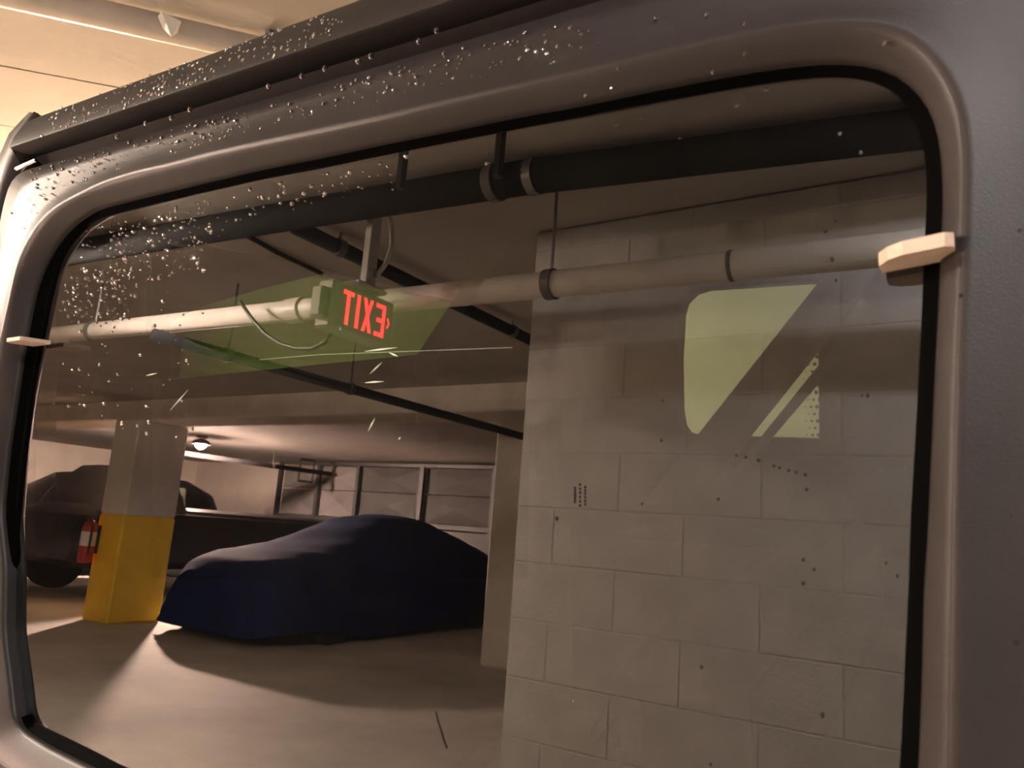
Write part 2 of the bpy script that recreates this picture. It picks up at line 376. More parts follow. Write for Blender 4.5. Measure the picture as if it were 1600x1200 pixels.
# ------------------------------------------------------------------ exit sign (faces +x; letters read along +y in the real garage)
EX, EY0, EY1, EZ0, EZ1 = -1.82, 1.243, 1.545, 1.865, 2.030
es = thing('exit_sign', (EX, (EY0+EY1)/2, EZ0), 'pale box exit sign with glowing red EXIT letters', 'exit sign', flip=True)
MB().cbox((EX-.075, EY0, EZ0), (EX, EY1, EZ1), .008).build('housing', M['sign'], es, flip=True)
MB().cbox((EX-.055, EY0+.165, EZ1), (EX-.02, EY1-.09, CEIL+.002), .004).build('mounting_stem', M['sign'], es, flip=True)
MB().cbox((EX-.08, EY0+.10, EZ1+.012), (EX+.012, EY1-.05, EZ1+.03), .01).build('canopy', M['sign'], es, flip=True)
MB().cbox((EX-.07, EY0-.03, EZ0+.03), (EX-.02, EY0+.004, EZ1-.03), .006).build('side_box', M['sign'], es, flip=True)
LH, LW, ST = .116, .048, .0145
def letter(name, polys, yoff):
    m_ = MB()
    for poly in polys:        # (u,v) with u to the reader's right (real +y), v up
        m_.prism([(EX+.001, -EY1+.048+yoff*.77+u, EZ0+.024+v) for u, v in poly], (.0025, 0, 0))
    m_.build(name, M['red'], es)
def rect(u0, v0, u1, v1): return [(u0, v0), (u1, v0), (u1, v1), (u0, v1)]
letter('letter_e', [rect(0, 0, ST, LH), rect(ST, 0, LW, ST), rect(ST, LH-ST, LW, LH), rect(ST, LH/2-ST/2, LW*.85, LH/2+ST/2)], 0)
letter('letter_x', [[(0, 0), (ST, 0), (LW, LH), (LW-ST, LH)], [(LW-ST, 0), (LW, 0), (LW*.5+ST*.5, LH*.5), (LW*.5-ST*.1, LH*.5-.018)], [(0, LH), (ST, LH), (LW*.5+ST*.1, LH*.5+.018), (LW*.5-ST*.5, LH*.5)]], .083)
letter('letter_i', [rect(0, 0, ST, LH)], .167)
letter('letter_t', [rect(LW/2-ST/2, 0, LW/2+ST/2, LH-ST), rect(0, LH-ST, LW, LH)], .207)
letter('arrow', [[(-.018, LH*.5), (-.006, LH*.5+.02), (-.002, LH*.5+.014), (-.010, LH*.5)], [(-.018, LH*.5), (-.010, LH*.5), (-.002, LH*.5-.014), (-.006, LH*.5-.02)]], -.012)

# ------------------------------------------------------------------ fire extinguisher on the column
fx0, fy0 = -8.36, 4.29
fe = thing('fire_extinguisher', (fx0, fy0, .62), 'red fire extinguisher hanging on the yellow column', 'extinguisher', flip=True)
MB().lathe([(.055, .60), (.075, .62), (.075, .98), (.06, 1.02), (.025, 1.05), (.025, 1.07)], (fx0, fy0, 0), n=20).build('cylinder', M['extred'], fe, flip=True, smooth=False)
MB().lathe([(.0765, .78), (.0768, .78), (.0768, .93), (.0765, .93)], (fx0, fy0, 0), n=20).build('label_band', M['paper'], fe, flip=True)
MB().cbox((fx0-.02, fy0-.05, 1.06), (fx0+.02, fy0+.04, 1.11), .006).build('valve', M['black'], fe, flip=True)
MB().tube([(fx0+.02, fy0-.03, 1.08), (fx0+.09, fy0-.03, 1.03), (fx0+.095, fy0-.03, .85), (fx0+.09, fy0-.03, .70)], .012, 8).build('hose', M['black'], fe, flip=True)
MB().cbox((fx0-.03, fy0+.07, .7), (fx0+.03, cy0+.005, 1.0), .004).build('bracket', M['black'], fe, flip=True)

# ------------------------------------------------------------------ cars
def wheel(t, x, y, r, wd, sgn, flip=True):
    w_ = MB().lathe([(r*.62, -wd/2), (r*.94, -wd/2), (r, -wd/2+.03), (r, wd/2-.03), (r*.94, wd/2), (r*.62, wd/2)], (x, y, r), axis='x', n=28).build('wheel', M['tyre'], t, flip=flip)
    MB().lathe([(r*.62, sgn*(wd/2-.03)), (r*.58, sgn*(wd/2-.01)), (r*.2, sgn*(wd/2-.035)), (r*.16, sgn*(wd/2-.01)), (.02, sgn*(wd/2-.008))], (x, y, r), axis='x', n=24).build('rim', M['alloy'], w_, flip=flip)
def car_body(cx, y0, stations, hw, nm, mt, t):
    """stations: list of (y offset, sill z, belt z, roof z, roof half-width factor)"""
    rows = []
    for yo, sz, bz, rz, rf, wf in stations:
        h = hw*wf
        half = [(h*.90, sz), (h, sz+.10), (h*1.0, (sz+bz)/2), (h*.97, bz-.03), (h*.94, bz), (h*(.94+rf)/2, (bz+rz)/2), (h*rf, rz-.05), (h*rf*.88, rz), (h*rf*.4, rz+.015)]
        sec = [(cx+a, y0+yo, z) for a, z in half]+[(cx-a, y0+yo, z) for a, z in reversed(half)]
        rows.append(sec)
    m_ = MB().grid(rows, closed=True)
    n = len(rows[0]); m_.f.append(tuple(range(n-1, -1, -1))); m_.mi.append(0); m_.f.append(tuple((len(rows)-1)*n+k for k in range(n))); m_.mi.append(0)
    return autosmooth(m_.build(nm, mt, t, flip=True), 35)
# charcoal SUV, its side seen past the yellow column
sx, sy, hw = -13.75, 4.9, .93
sv_ = thing('charcoal_car', (sx, sy+2.3, 0), 'dark charcoal sport utility car parked past the yellow column', 'car', flip=True)
st = [(0, .4, .75, .8, .85, .86), (.15, .32, .9, .95, .88, .96), (1.15, .3, 1.04, 1.08, .88, 1), (1.55, .3, 1.08, 1.45, .80, 1), (2.0, .3, 1.08, 1.72, .76, 1), (2.8, .3, 1.1, 1.79, .77, 1), (3.8, .3, 1.1, 1.76, .77, 1), (4.35, .32, 1.1, 1.55, .80, .98), (4.6, .42, 1.0, 1.12, .85, .92)]
car_body(sx, sy, st, hw, 'body', M['darkpaint2'], sv_)
def sidewin(t, poly, x, mt, nm='side_window'):
    MB().prism([(x[0] if z < 1.3 else x[1], y, z) for y, z in poly], (.012, 0, 0)).build(nm, mt, t, flip=True)
xs_ = (sx+hw*.925, sx+hw*.80)
sidewin(sv_, [(sy+1.75, 1.14), (sy+2.75, 1.14), (sy+2.75, 1.64), (sy+2.15, 1.60)], xs_, M['carglass'])
sidewin(sv_, [(sy+2.85, 1.14), (sy+3.7, 1.14), (sy+3.7, 1.62), (sy+2.85, 1.64)], xs_, M['carglass'])
sidewin(sv_, [(sy+3.8, 1.14), (sy+4.3, 1.2), (sy+4.15, 1.52), (sy+3.8, 1.6)], xs_, M['carglassdark'])
for yy in (2.55, 3.5): MB().cbox((sx+hw*.95, sy+yy, .985), (sx+hw*1.0+.03, sy+yy+.24, 1.015), .008).build('door_handle', M['chrome'], sv_, flip=True)
MB().cbox((sx+hw-.01, sy+1.2, .52), (sx+hw+.012, sy+3.5, .56), .005).build('side_trim', M['chrome'], sv_, flip=True)
MB().cbox((sx+hw-.02, sy+1.65, 1.12), (sx+hw+.17, sy+1.80, 1.26), .03).build('wing_mirror', M['darkpaint2'], sv_, flip=True)
for yy in (.85, 3.65):
    for s_ in (1, -1): wheel(sv_, sx+s_*(hw-.12), sy+yy, .35, .24, s_)
# dark pickup
px_, py_, hw = -10.75, 4.95, .97
pk = thing('pickup_truck', (px_, py_+2.6, 0), 'black pickup truck parked behind the yellow column', 'truck', flip=True)
st = [(0, .5, .85, .95, .88, .9), (.10, .42, 1.05, 1.1, .9, .98), (.35, .4, 1.15, 1.2, .9, 1), (.55, .4, 1.18, 1.55, .82, 1), (.8, .4, 1.18, 1.76, .78, 1), (1.25, .4, 1.18, 1.78, .78, 1), (1.38, .4, 1.18, 1.70, .80, 1), (1.55, .4, 1.18, 1.25, .9, 1), (4.9, .42, 1.16, 1.22, .93, .99), (5.0, .5, 1.12, 1.18, .93, .97)]
car_body(px_, py_, st, hw, 'body', M['darkpaint'], pk)
xs_ = (px_+hw*.93, px_+hw*.81)
sidewin(pk, [(py_+.62, 1.24), (py_+1.3, 1.24), (py_+1.3, 1.64), (py_+.85, 1.62)], xs_, M['carglassdark'])
MB().cbox((px_+hw-.04, py_+4.78, .85), (px_+hw+.012, py_+5.0, 1.12), .01).build('tail_light', M['taillight'], pk, flip=True)
MB().cbox((px_-hw+.05, py_+4.98, .5), (px_+hw+.03, py_+5.12, .66), .02).build('rear_bumper', M['chrome'], pk, flip=True)
MB().cbox((px_+hw-.01, py_+1.0, 1.02), (px_+hw+.03, py_+1.2, 1.055), .008).build('door_handle', M['chrome'], pk, flip=True)
for yy in (.75, 4.2):
    for s_ in (1, -1): wheel(pk, px_+s_*(hw-.13), py_+yy, .39, .26, s_)
# car under a blue cover
kx, ky, hw = -6.70, 4.66, .94
cc = thing('covered_car', (kx, ky+2.1, 0), 'low car hidden under a wrinkled dark blue fabric cover', 'car', flip=True)
Lc = 4.3
prof = [(0, .60), (.10, .74), (.35, .84), (.9, .93), (1.25, .99), (1.55, 1.13), (1.95, 1.30), (2.4, 1.36), (2.8, 1.34), (3.2, 1.22), (3.6, 1.08), (3.95, 1.0), (4.18, .93), (4.3, .74)]
wprof = [(0, .70), (.15, .86), (.5, .96), (1.2, 1.0), (3.2, 1.0), (3.9, .95), (4.2, .82), (4.3, .68)]
def ip(p, x): return float(np.interp(x, [a for a, _ in p], [b for _, b in p]))
NR, NS = 96, 73
rows = []
for i in range(NR):
    u = Lc*i/(NR-1); zt = np.mean([ip(prof, u+e) for e in (-.12, -.06, 0, .06, .12)]); wd = hw*np.mean([ip(wprof, u+e) for e in (-.06, 0, .06)])
    row = []
    for j in range(NS):
        a = math.pi*j/(NS-1); c, s = math.cos(a), math.sin(a)
        ex = .48 if zt < 1.02 else .48+.30*(zt-1.02)/.34
        X_ = math.copysign(abs(c)**ex, c); Zz = abs(s)**.62
        hem = .10+.05*math.sin(u*3.1+j*.2)
        if c > 0 and 3.0 < u < 3.95: hem += .20*math.exp(-((u-3.5)/.28)**2)
        z = hem+(zt-hem)*Zz
        fold = 1.7*(.018*math.sin(7*u+9*z)*(1-Zz*.7)+.022*math.sin(3.1*u-11*z+1.5*math.sin(2.3*u))*max(0, 1-abs(z-.75)/.5)+.01*math.sin(17*u+4*j/NS))
        wid = wd*X_*(1+.02*math.sin(3*u))
        row.append((kx+wid+math.copysign(fold, c)*(abs(c) > .05), ky+u+.02*math.sin(5*z+u), z+.006*math.sin(13*u+j*.35)))
    rows.append(row)
cv = MB().grid(rows)
for i_end, yo in ((0, -1), (NR-1, 1)):              # hanging ends of the cover
    top = rows[i_end]; r2 = []
    for lv in range(8):
        f_ = lv/7.0
        r2.append([(kx+(p[0]-kx)*(1-.01*lv)+.012*math.sin(j*.7+lv), p[1]+yo*(.10*math.sin(f_*math.pi*.6)), p[2]*(1-f_)+min(p[2], .10)*f_) for j, p in enumerate(top)])
    cv.grid(r2)
cv.build('fabric_cover', M['cover'], cc, flip=True, smooth=True)
for yy in (.85, 3.5):
    for s_ in (1, -1): wheel(cc, kx+s_*(hw-.14), ky+yy, .32, .2, s_)

# ------------------------------------------------------------------ storage cage along the back wall
cg = thing('storage_cage', (-9.5, 10.5, 0), 'row of grey sheet panels between dark steel posts against the back wall', 'partition', flip=True)
gx = [-12.45, -11.35, -10.3, -8.75, -7.2, -5.6]
for x in gx: MB().box((x-.04, 10.32, 0), (x+.04, 10.40, 2.34)).build('post', M['steelpost'], cg, flip=True)
MB().box((gx[0], 10.33, 2.28), (gx[-1], 10.39, 2.34)).build('top_rail', M['steelpost'], cg, flip=True)
MB().box((gx[0], 10.33, 1.22), (gx[-1], 10.39, 1.30)).build('mid_rail', M['steelpost'], cg, flip=True)
for a, b2 in zip(gx[:-1], gx[1:]):
    MB().box((a+.045, 10.42, .08), (b2-.045, 10.45, 1.22)).build('lower_panel', M['steelpost'], cg, flip=True)
    n_ = 3
    for i in range(2):
        z0, z1 = (1.31, 1.80) if i == 0 else (1.815, 2.27)
        yc = 10.43
        MB().add([(a+.03, yc, z0), (b2-.03, yc, z0), (b2-.03, yc, z1), (a+.03, yc, z1), ((a+b2)/2, yc+random.choice((-.07, .06)), (z0+z1)/2)], [(0, 1, 4), (1, 2, 4), (2, 3, 4), (3, 0, 4)]).build('sheet_panel', M['sheet'] if a < -10.5 else M['sheetdark'], cg, flip=True, fixn=False)

# ------------------------------------------------------------------ the vehicle
VR = thing('black_suv', (1.0, .72, 0), 'wet black sport utility vehicle with a large dark rounded side window', 'car')
def sl(x, s): return s-.042*x                     # body lines fall slightly towards the front
def vb(mb, name, m_, smooth=False, **k):
    return mb.build(name, m_, VR, smooth=smooth, **k)
# --- window loops traced on the side plane
OFF = {'ridge': -.0045, 'K': .010, 'G': .018}
ridge_px = [(-1, 535), (10, 487), (19, 445), (27, 410), (40, 380), (55, 355), (75, 332), (100, 315), (130, 300), (160, 285), (212, 269), (262, 258), (325, 241), (400, 224), (500, 203), (612, 179), (675, 163), (800, 135), (900, 113), (1000, 90), (1100, 67), (1180, 51), (1250, 38), (1325, 31), (1387, 36), (1437, 58), (1465, 90), (1490, 125), (1505, 162), (1512, 212), (1514, 275), (1511, 350), (1509, 425), (1504, 500), (1501, 590), (1499, 675), (1496, 780), (1495, 900), (1492, 1025), (1490, 1200)]
K_px = [(1, 800), (11, 700), (28, 588), (35, 540), (41, 512), (50, 462), (60, 430), (72, 403), (88, 376), (112, 348), (150, 325), (200, 312), (300, 287), (400, 263), (500, 243), (600, 221), (700, 201), (800, 180), (900, 162), (1000, 141), (1100, 121), (1200, 103), (1300, 91), (1362, 95), (1400, 107), (1430, 132), (1455, 165), (1467, 200), (1472, 250), (1475, 300), (1470, 412), (1467, 475), (1462, 575), (1455, 725), (1450, 850), (1445, 897), (1442, 1025), (1440, 1100), (1436, 1197)]
K_px2 = [(137, 1200), (75, 1169), (25, 1137)]
G_px = [(17, 1000), (20, 900), (27, 800), (38, 700), (50, 600), (63, 530), (71, 490), (80, 450), (90, 412), (104, 377), (122, 357), (150, 340), (200, 327), (300, 302), (400, 279), (500, 260), (600, 239), (700, 219), (800, 199), (900, 180), (1000, 160), (1100, 142), (1200, 125), (1300, 112), (1362, 120), (1400, 135), (1417, 155), (1435, 192), (1446, 237), (1449, 275), (1447, 312), (1442, 425), (1440, 487), (1434, 600), (1429, 700), (1422, 812), (1420, 897), (1414, 1025), (1410, 1112), (1406, 1197)]
G_px2 = [(185, 1199), (150, 1180), (100, 1155), (60, 1136), (40, 1125), (28, 1108), (20, 1080), (17, 1040)]
def loop(px, off): return [ats(a, b, off) for a, b in px]
ridge = loop(ridge_px, OFF['ridge'])+[(-.032, -.24), (-.045, -.295), (-.07, -.33), (-.11, -.345), (-.3, -.345), (-.6, -.348), (-.80, -.345), (-.88, -.335), (-.93, -.29), (-.957, -.2), (-.968, -.08), (-.969, .03)]
Kl = loop(K_px, OFF['K'])+[(-.045, -.24), (-.058, -.285), (-.085, -.312), (-.13, -.322), (-.4, -.322)]+loop(K_px2, OFF['K'])+[(-.882, -.272), (-.908, -.22), (-.920, -.15)]
Gl = loop(G_px, OFF['G'])+[(-.055, -.235), (-.068, -.275), (-.095, -.298), (-.14, -.308), (-.4, -.308)]+loop(G_px2, OFF['G'])
CX, CS = -.47, -.05
NA = 360
def angs():                                       # more samples near the corners
    a = np.linspace(0, 2*math.pi, NA, endpoint=False); return a
ANG = angs()
def radial(lp):
    p = np.array(lp)-np.array((CX, CS)); th = np.arctan2(p[:, 1], p[:, 0]); r = np.hypot(p[:, 0], p[:, 1])
    out = []
    n = len(p)
    for a in ANG:
        d = np.array((math.cos(a), math.sin(a))); best = None
        for i in range(n):
            A, B = p[i], p[(i+1) % n]; e = B-A
            den = d[0]*e[1]-d[1]*e[0]
            if abs(den) < 1e-12: continue
            tt = (A[0]*e[1]-A[1]*e[0])/den; uu = (A[0]*d[1]-A[1]*d[0])/den
            if tt > 0 and -1e-9 <= uu <= 1+1e-9: best = tt if best is None else max(best, tt)
        out.append(best if best else .1)
    r = np.array(out)
    ker = np.array((1, 2, 3, 2, 1.))/9
    return np.convolve(np.concatenate([r[-2:], r, r[:2]]), ker, 'valid')
def pts_of(r, off): return [side(CX+q*math.cos(a), CS+q*math.sin(a), off) for q, a in zip(r, ANG)]
rR, rK, rG = radial(ridge), radial(Kl), radial(Gl)
# panel outline: rear seam, belt below, B-pillar, groove above
PT = .260
seam_px = [(22, 262), (15, 287), (10, 300), (0, 345)]
outer = [(-.977, sl(-.977, PT))]+[ats(a, b) for a, b in seam_px[1:]]+[(-1.004, .18), (-1.006, 0), (-1.004, -.30), (-.995, -.42), (.13, -.45), (.13, sl(.13, PT))]
rO = np.maximum(radial(outer), rR+.03)
def blend(f): return rR+(rO-rR)*f
pan = MB().grid([pts_of(rR-.003, -.0028), pts_of(rR, OFF['ridge']), pts_of(rR+.003, -.0042), pts_of(np.minimum(rR+.009, rO), -.0026), pts_of(np.minimum(rR+.018, rO), -.0010), pts_of(np.minimum(rR+.026, rO), 0), pts_of(blend(.7), 0), pts_of(rO, 0), pts_of(rO, .03)], closed=True)
vb(pan, 'side_panel', M['plastic'], smooth=True)
ws = [pts_of(rR-.0025, -.0034)]
for f_ in np.linspace(.12, 1, 9):
    ws.append(pts_of(rR-.0025+(rK-rR+.0025)*f_, -.0034+(OFF['K']+.0034)*(f_**1.3)))
ws.append(pts_of(rK-.0005, OFF['K']+.003)); ws.append(pts_of(rK+.0005, .03))
vb(MB().grid(ws, closed=True), 'window_molding', M['plastic'], smooth=True)
vb(MB().grid([pts_of(rK+.004, .012), pts_of(rK, .0145), pts_of(rK+(rG-rK)*.5, .019), pts_of(rG, .0195), pts_of(rG-.001, .026)], closed=True), 'window_gasket', M['rubber'], smooth=True)
# glass: front face mirrors like real glass, rear face is plain clear
gm = MB(); n = NA
fr_ = pts_of(rG+.006, .021); bk_ = pts_of(rG+.006, .025)
gm.add(fr_, [tuple(range(n-1, -1, -1))]); gm.cur = 1; gm.add(bk_, [tuple(range(n))]); 
glass = vb(gm, 'quarter_glass', [M['glass_front'], M['glass_back']], fixn=False, label='dark tinted glass mirroring the garage')
for poly in glass.data.polygons:                   # make both faces look outwards
    want = -1 if poly.material_index == 0 else 1
    if poly.normal.y*want < 0: poly.flip()

# --- upper rail, groove, roof
xs = [x for x in np.linspace(-.952, 1.9, 40)]
def strip(profile, xs, name, m_, smooth=True):
    rows = [[side(x+(dx if i == 0 else 0), sl(x, s), off) for s, off, dx in profile] for i, x in enumerate(xs)]
    mb = MB().grid(rows); nn = len(profile)
    return vb(mb, name, m_, smooth=False)
rail_prof = [(.2585, .028, 0), (.270, .026, 0), (.2815, .012, 0), (.2812, -.014, 0), (.2825, -.0165, 0), (.2855, -.0165, 0), (.300, -.012, 0), (.318, -.003, 0), (.330, .009, 0), (.3375, .024, 0), (.342, .045, 0), (.347, .09, 0)]
rail = strip(rail_prof, xs, 'roof_rail', M['rail']); autosmooth(rail, 35)
# rear end of the rail: sloping cut
e_prof = [side(-.952, sl(-.952, s), o) for s, o, _ in rail_prof[2:]]
e2 = [side(-.952-.02*(1-(i/len(e_prof))), sl(-.97, .262+(.342-.262)*i/len(e_prof)), .006+.08*(i/len(e_prof))**2) for i in range(len(e_prof))]
vb(MB().grid([e_prof, e2]), 'rail_end', M['rail'])
# roof panel rising gently to the middle and over to the other side
YF = 1.45                                          # far side plane at Z0
rows = []
for x in np.linspace(-.955, 1.75, 24):
    a = Vector(side(x, sl(x, .346), .088)); zt = a.z; row = []
    for f_ in np.linspace(0, 1, 16):
        y = a.y+(YF-a.y-.11)*f_
        row.append((x, y, zt+.045*math.sin(math.pi*f_)))
    rows.append(row)
vb(MB().grid(rows), 'roof', M['rail'], smooth=True)
hl = [[(x, y, z-.03) for x, y, z in r] for r in rows]
vb(MB().grid(hl), 'headliner', M['interior'], smooth=True)

# --- rear corner cap beyond the seam
cap = []
silh = [(64, 184), (42, 196), (25, 208), (10, 240), (0, 262), (-10, 300), (-22, 380)]
seam = [(57, 177), (47, 200), (37, 227), (22, 264), (14, 290), (9, 305), (0, 347)]
for (a, b2), (c, d_) in zip(seam, silh):
    s0 = ats(a-1.5, b2, .004); s1 = ats(c, d_, .030)
    r0 = []
    for f_, o in ((0, .03), (0, .006), (.35, .004), (.7, .012), (1, .030), (1.05, .08), (.6, .30)):
        r0.append(side(s0[0]+(s1[0]-s0[0])*f_, s0[1]+(s1[1]-s0[1])*f_, o))
    cap.append(r0)
last = cap[-1]
for k_, ds in ((1, .10), (2, .3), (3, .55)):
    cap.append([tuple(np.array(p)-np.array((.004*k_, 0, 0))-ds*SV) for p in last])
vb(MB().grid(cap), 'rear_corner', M['plastic'], smooth=True)
sm = [side(*ats(a, b2, .012), .012) for a, b2 in seam]+[side(-1.004, .1, .012), side(-1.006, -.3, .012)]
vb(MB().tube(sm, .0035, 6), 'corner_seam', M['seam'])
vb(MB().tube([side(*ats(a, b2, .002), .002) for a, b2 in ((26, 264), (36, 259), (46, 255), (56, 250))], .0022, 6), 'clip', M['chrome'], label='small shiny metal clip')

# --- tailgate with rear glass (rear plane), spare wheel
XR = -1.02
def rear(px, py): p = at(px, py, 'x', XR); return float(p[1]), float(p[2])
zb, zr = .55, 1.655
gy0, gy1, gz0, gz1 = .262, rear(852, 700)[0], 1.165, 1.60
tg = MB()
def quad(y0, z0, y1, z1): tg.box((XR-.05, y0, z0), (XR, y1, z1))
quad(.06, zb, 1.56, gz0); quad(.20, gz1, 1.44, 1.705); quad(.10, gz0, gy0, gz1); quad(gy1, gz0, 1.52, gz1)
vb(tg, 'tailgate', M['plastic'])
vb(MB().box((XR-.03, gy0-.005, gz0-.005), (XR-.025, gy1+.005, gz1+.005)), 'rear_glass', M['glass_rear'])
vb(MB().box((-1.03, .20, 1.60), (-.93, 1.44, 1.700)).box((-1.03, .40, 1.60), (-.93, 1.20, 1.735)), 'rear_header', M['interior'])
sw = (XR-.22, .80, .93)
spare = vb(MB().lathe([(.23, -.11), (.35, -.12), (.385, -.08), (.39, 0), (.385, .08), (.35, .12), (.23, .11)], sw, axis='x', n=36), 'spare_wheel', M['tyre'])
MB().lathe([(.23, -.09), (.21, -.1), (.09, -.06), (.05, -.075), (.03, -.08)], sw, axis='x', n=30).build('rim', M['alloy'], spare)
qs = [rear(*q_) for q_ in ((225, 596), (670, 552), (670, 900), (225, 900))]
vb(MB().prism([(XR+.02, y, z) for y, z in qs], (.02, 0, 0)), 'cargo_blocker', M['interior'])  # added dark panel that blocks the lower rear glass
tq = [rear(*q_) for q_ in ((225, 400), (225, 522), (300, 482), (400, 452), (500, 428), (640, 425), (760, 430), (760, 330))]
vb(MB().prism([(XR+.005, y, z) for y, z in tq], (.012, 0, 0)), 'rear_glass_surround', M['interior'])
# --- far side with its quarter window
def far(x, z, off=0.0): return (x, YF-math.tan(T)*(z-Z0)+off, z)
fw = [at(px, py, 'y', YF-math.tan(T)*.12) for px, py in ((1280, 440), (1105, 452), (1085, 458), (1070, 472), (1064, 490), (1058, 560), (1057, 640), (1060, 665), (1068, 677), (1080, 680), (1180, 683), (1278, 686))]
fw = [(float(p[0]), float(p[2])) for p in fw]
fcx, fcz = np.mean([p[0] for p in fw]), np.mean([p[1] for p in fw])
def ringpt(p, lo, hi):
    d = np.array((p[0]-fcx, p[1]-fcz)); k_ = 1e9
    for i in range(2):
        if d[i] > 1e-6: k_ = min(k_, ((hi[i])-(fcx, fcz)[i])/d[i])
        if d[i] < -1e-6: k_ = min(k_, ((lo[i])-(fcx, fcz)[i])/d[i])
    return fcx+d[0]*k_, fcz+d[1]*k_
dense = []
for i in range(len(fw)):
    a, b2 = np.array(fw[i]), np.array(fw[(i+1) % len(fw)])
    for f_ in np.linspace(0, 1, 10, endpoint=False): dense.append(a+(b2-a)*f_)
inner = [far(p[0], p[1]) for p in dense]
lo_ = (min(p[0] for p in fw)-.02, min(p[1] for p in fw)-.02); hi_ = (max(p[0] for p in fw)+.02, max(p[1] for p in fw)+.02)
out_ = [far(*ringpt(p, lo_, hi_)) for p in dense]
fp = MB().grid([[(q[0], q[1]+.05, q[2]) for q in inner], inner, out_], closed=True)
for xa, za, xb, zc in ((-1.02, .95, lo_[0]+.012, 1.69), (hi_[0]-.012, .95, 1.75, 1.69), (lo_[0], .95, hi_[0], lo_[1]+.012), (lo_[0], hi_[1]-.012, hi_[0], 1.69)):
    fp.prism([far(xa, za, .002), far(xb, za, .002), far(xb, zc, .002), far(xa, zc, .002)], (0, .04, 0))
vb(fp, 'far_side_panel', M['interior'])
vb(MB().box((-1.02, YF+.03, .45), (1.75, YF+.06, 1.0)), 'far_lower_panel', M['darkpaint'])
vb(MB().add([(q[0], q[1]+.03, q[2]) for q in inner], [tuple(range(len(inner)))]), 'far_quarter_glass', M['glass_far'])
fd = MB()
for i in range(14):                                # dotted frit along the front edge of the far glass
    for j in range(3):
        z = fw[-1][1]+.008+i*.0165; x = fw[-1][0]-.006-j*.013+(.0065 if i % 2 else 0)
        rr = .0044-.0012*j; c = far(x, z, .024)
        fd.add([(c[0]+rr*math.cos(a), c[1], c[2]+rr*math.sin(a)) for a in np.linspace(0, 2*math.pi, 8, endpoint=False)], [tuple(range(8))])
vb(fd, 'frit_dots', M['frit'])
# --- roll bar and belt crossing in front of the far window
def bar(l0, l1, r0, r1, y, name, m_, th=.03):
    P_ = [at(*q, 'y', y) for q in (l0, r0, r1, l1)]
    c0 = (P_[0]+P_[1])/2; c1 = (P_[3]+P_[2])/2; d = c1-c0
    ex0, ex1 = -.12, 1.5
    poly = [P_[0]+(P_[3]-P_[0])*ex0, P_[1]+(P_[2]-P_[1])*ex0, P_[1]+(P_[2]-P_[1])*ex1, P_[0]+(P_[3]-P_[0])*ex1]
    vb(MB().prism([tuple(q) for q in poly], (0, th, 0)), name, m_)
bar((1277, 443), (1088, 682), (1352, 445), (1163, 682), YF-.14, 'roll_bar', M['padding'], .06)
bar((1283, 566), (1186, 686), (1300, 575), (1203, 688), YF-.09, 'seat_belt', M['padding'], .004)
# roll hoop widened into a blocker that hides the rear glass towards the front
hp = [at(*q_, 'x', -.93) for q_ in ((815, 300), (735, 428), (650, 557), (650, 900), (794, 900), (798, 664), (835, 664), (960, 640), (960, 300))]
vb(MB().prism([tuple(q_) for q_ in hp], (.05, 0, 0)), 'hoop_blocker', M['interior'])
# cabin floor, inner trim, seat, wheel wells
vb(MB().box((-1.0, .05, .52), (1.7, 1.40, .56)), 'cabin_floor', M['interior'])
vb(MB().box((-.98, .06, .56), (1.7, .09, .98)), 'inner_trim', M['interior'])
vb(MB().box((1.2, .06, .56), (1.25, 1.40, 1.62)), 'dash_bulkhead', M['interior'])
se = vb(MB().cbox((-.25, .25, .56), (.2, 1.25, .92), .05), 'rear_seat', M['interior'])
vb(MB().cbox((-.33, .25, .8), (-.2, 1.25, 1.12), .04), 'seat_backrest', M['interior'])
# lower body, door, hood, wheels (below and ahead of the frame)
vb(MB().add([side(-1.0, -.42, .0), side(.13, -.45, 0), side(.13, -.80, -.02), side(-.2, -.80, -.02), side(-.25, -.56, -.02), side(-.36, -.47, -.02), side(-.66, -.47, -.02), side(-.78, -.56, -.02), side(-.84, -.80, -.02), side(-1.0, -.80, -.02)], [tuple(range(10))]), 'rear_quarter', M['darkpaint'])
fdoor = vb(MB().cbox((.14, -.05, .5), (1.25, .02, 1.0), .02), 'front_door', M['darkpaint'])
vb(MB().cbox((.14, -.01, 1.0), (.22, .04, 1.60), .01), 'door_frame', M['plastic'])
MB().cbox((.24, -.075, .90), (.40, -.045, .93), .01).build('door_handle', M['black'], fdoor)
vb(MB().box((.22, .012, 1.0), (1.2, .016, 1.6)), 'door_glass', M['glass_far'])
vb(MB().cbox((1.26, .0, .55), (2.95, 1.45, 1.12), .05), 'hood', M['darkpaint'])
vb(MB().cbox((-1.1, .0, .42), (-.99, 1.45, .58), .02), 'rear_bumper', M['plastic'])
def vwheel(x, y, sgn):
    o = MB().lathe([(.22, -.12), (.35, -.12), (.385, -.08), (.385, .08), (.35, .12), (.22, .12)], (x, y, .385), axis='y', n=32).build('wheel', M['tyre'], VR)
    MB().lathe([(.22, sgn*.09), (.2, sgn*.1), (.08, sgn*.07), (.03, sgn*.08)], (x, y, .385), axis='y', n=28).build('rim', M['alloy'], o)
for x in (-.53, 2.1):
    vwheel(x, .10, -1); vwheel(x, 1.36, 1)

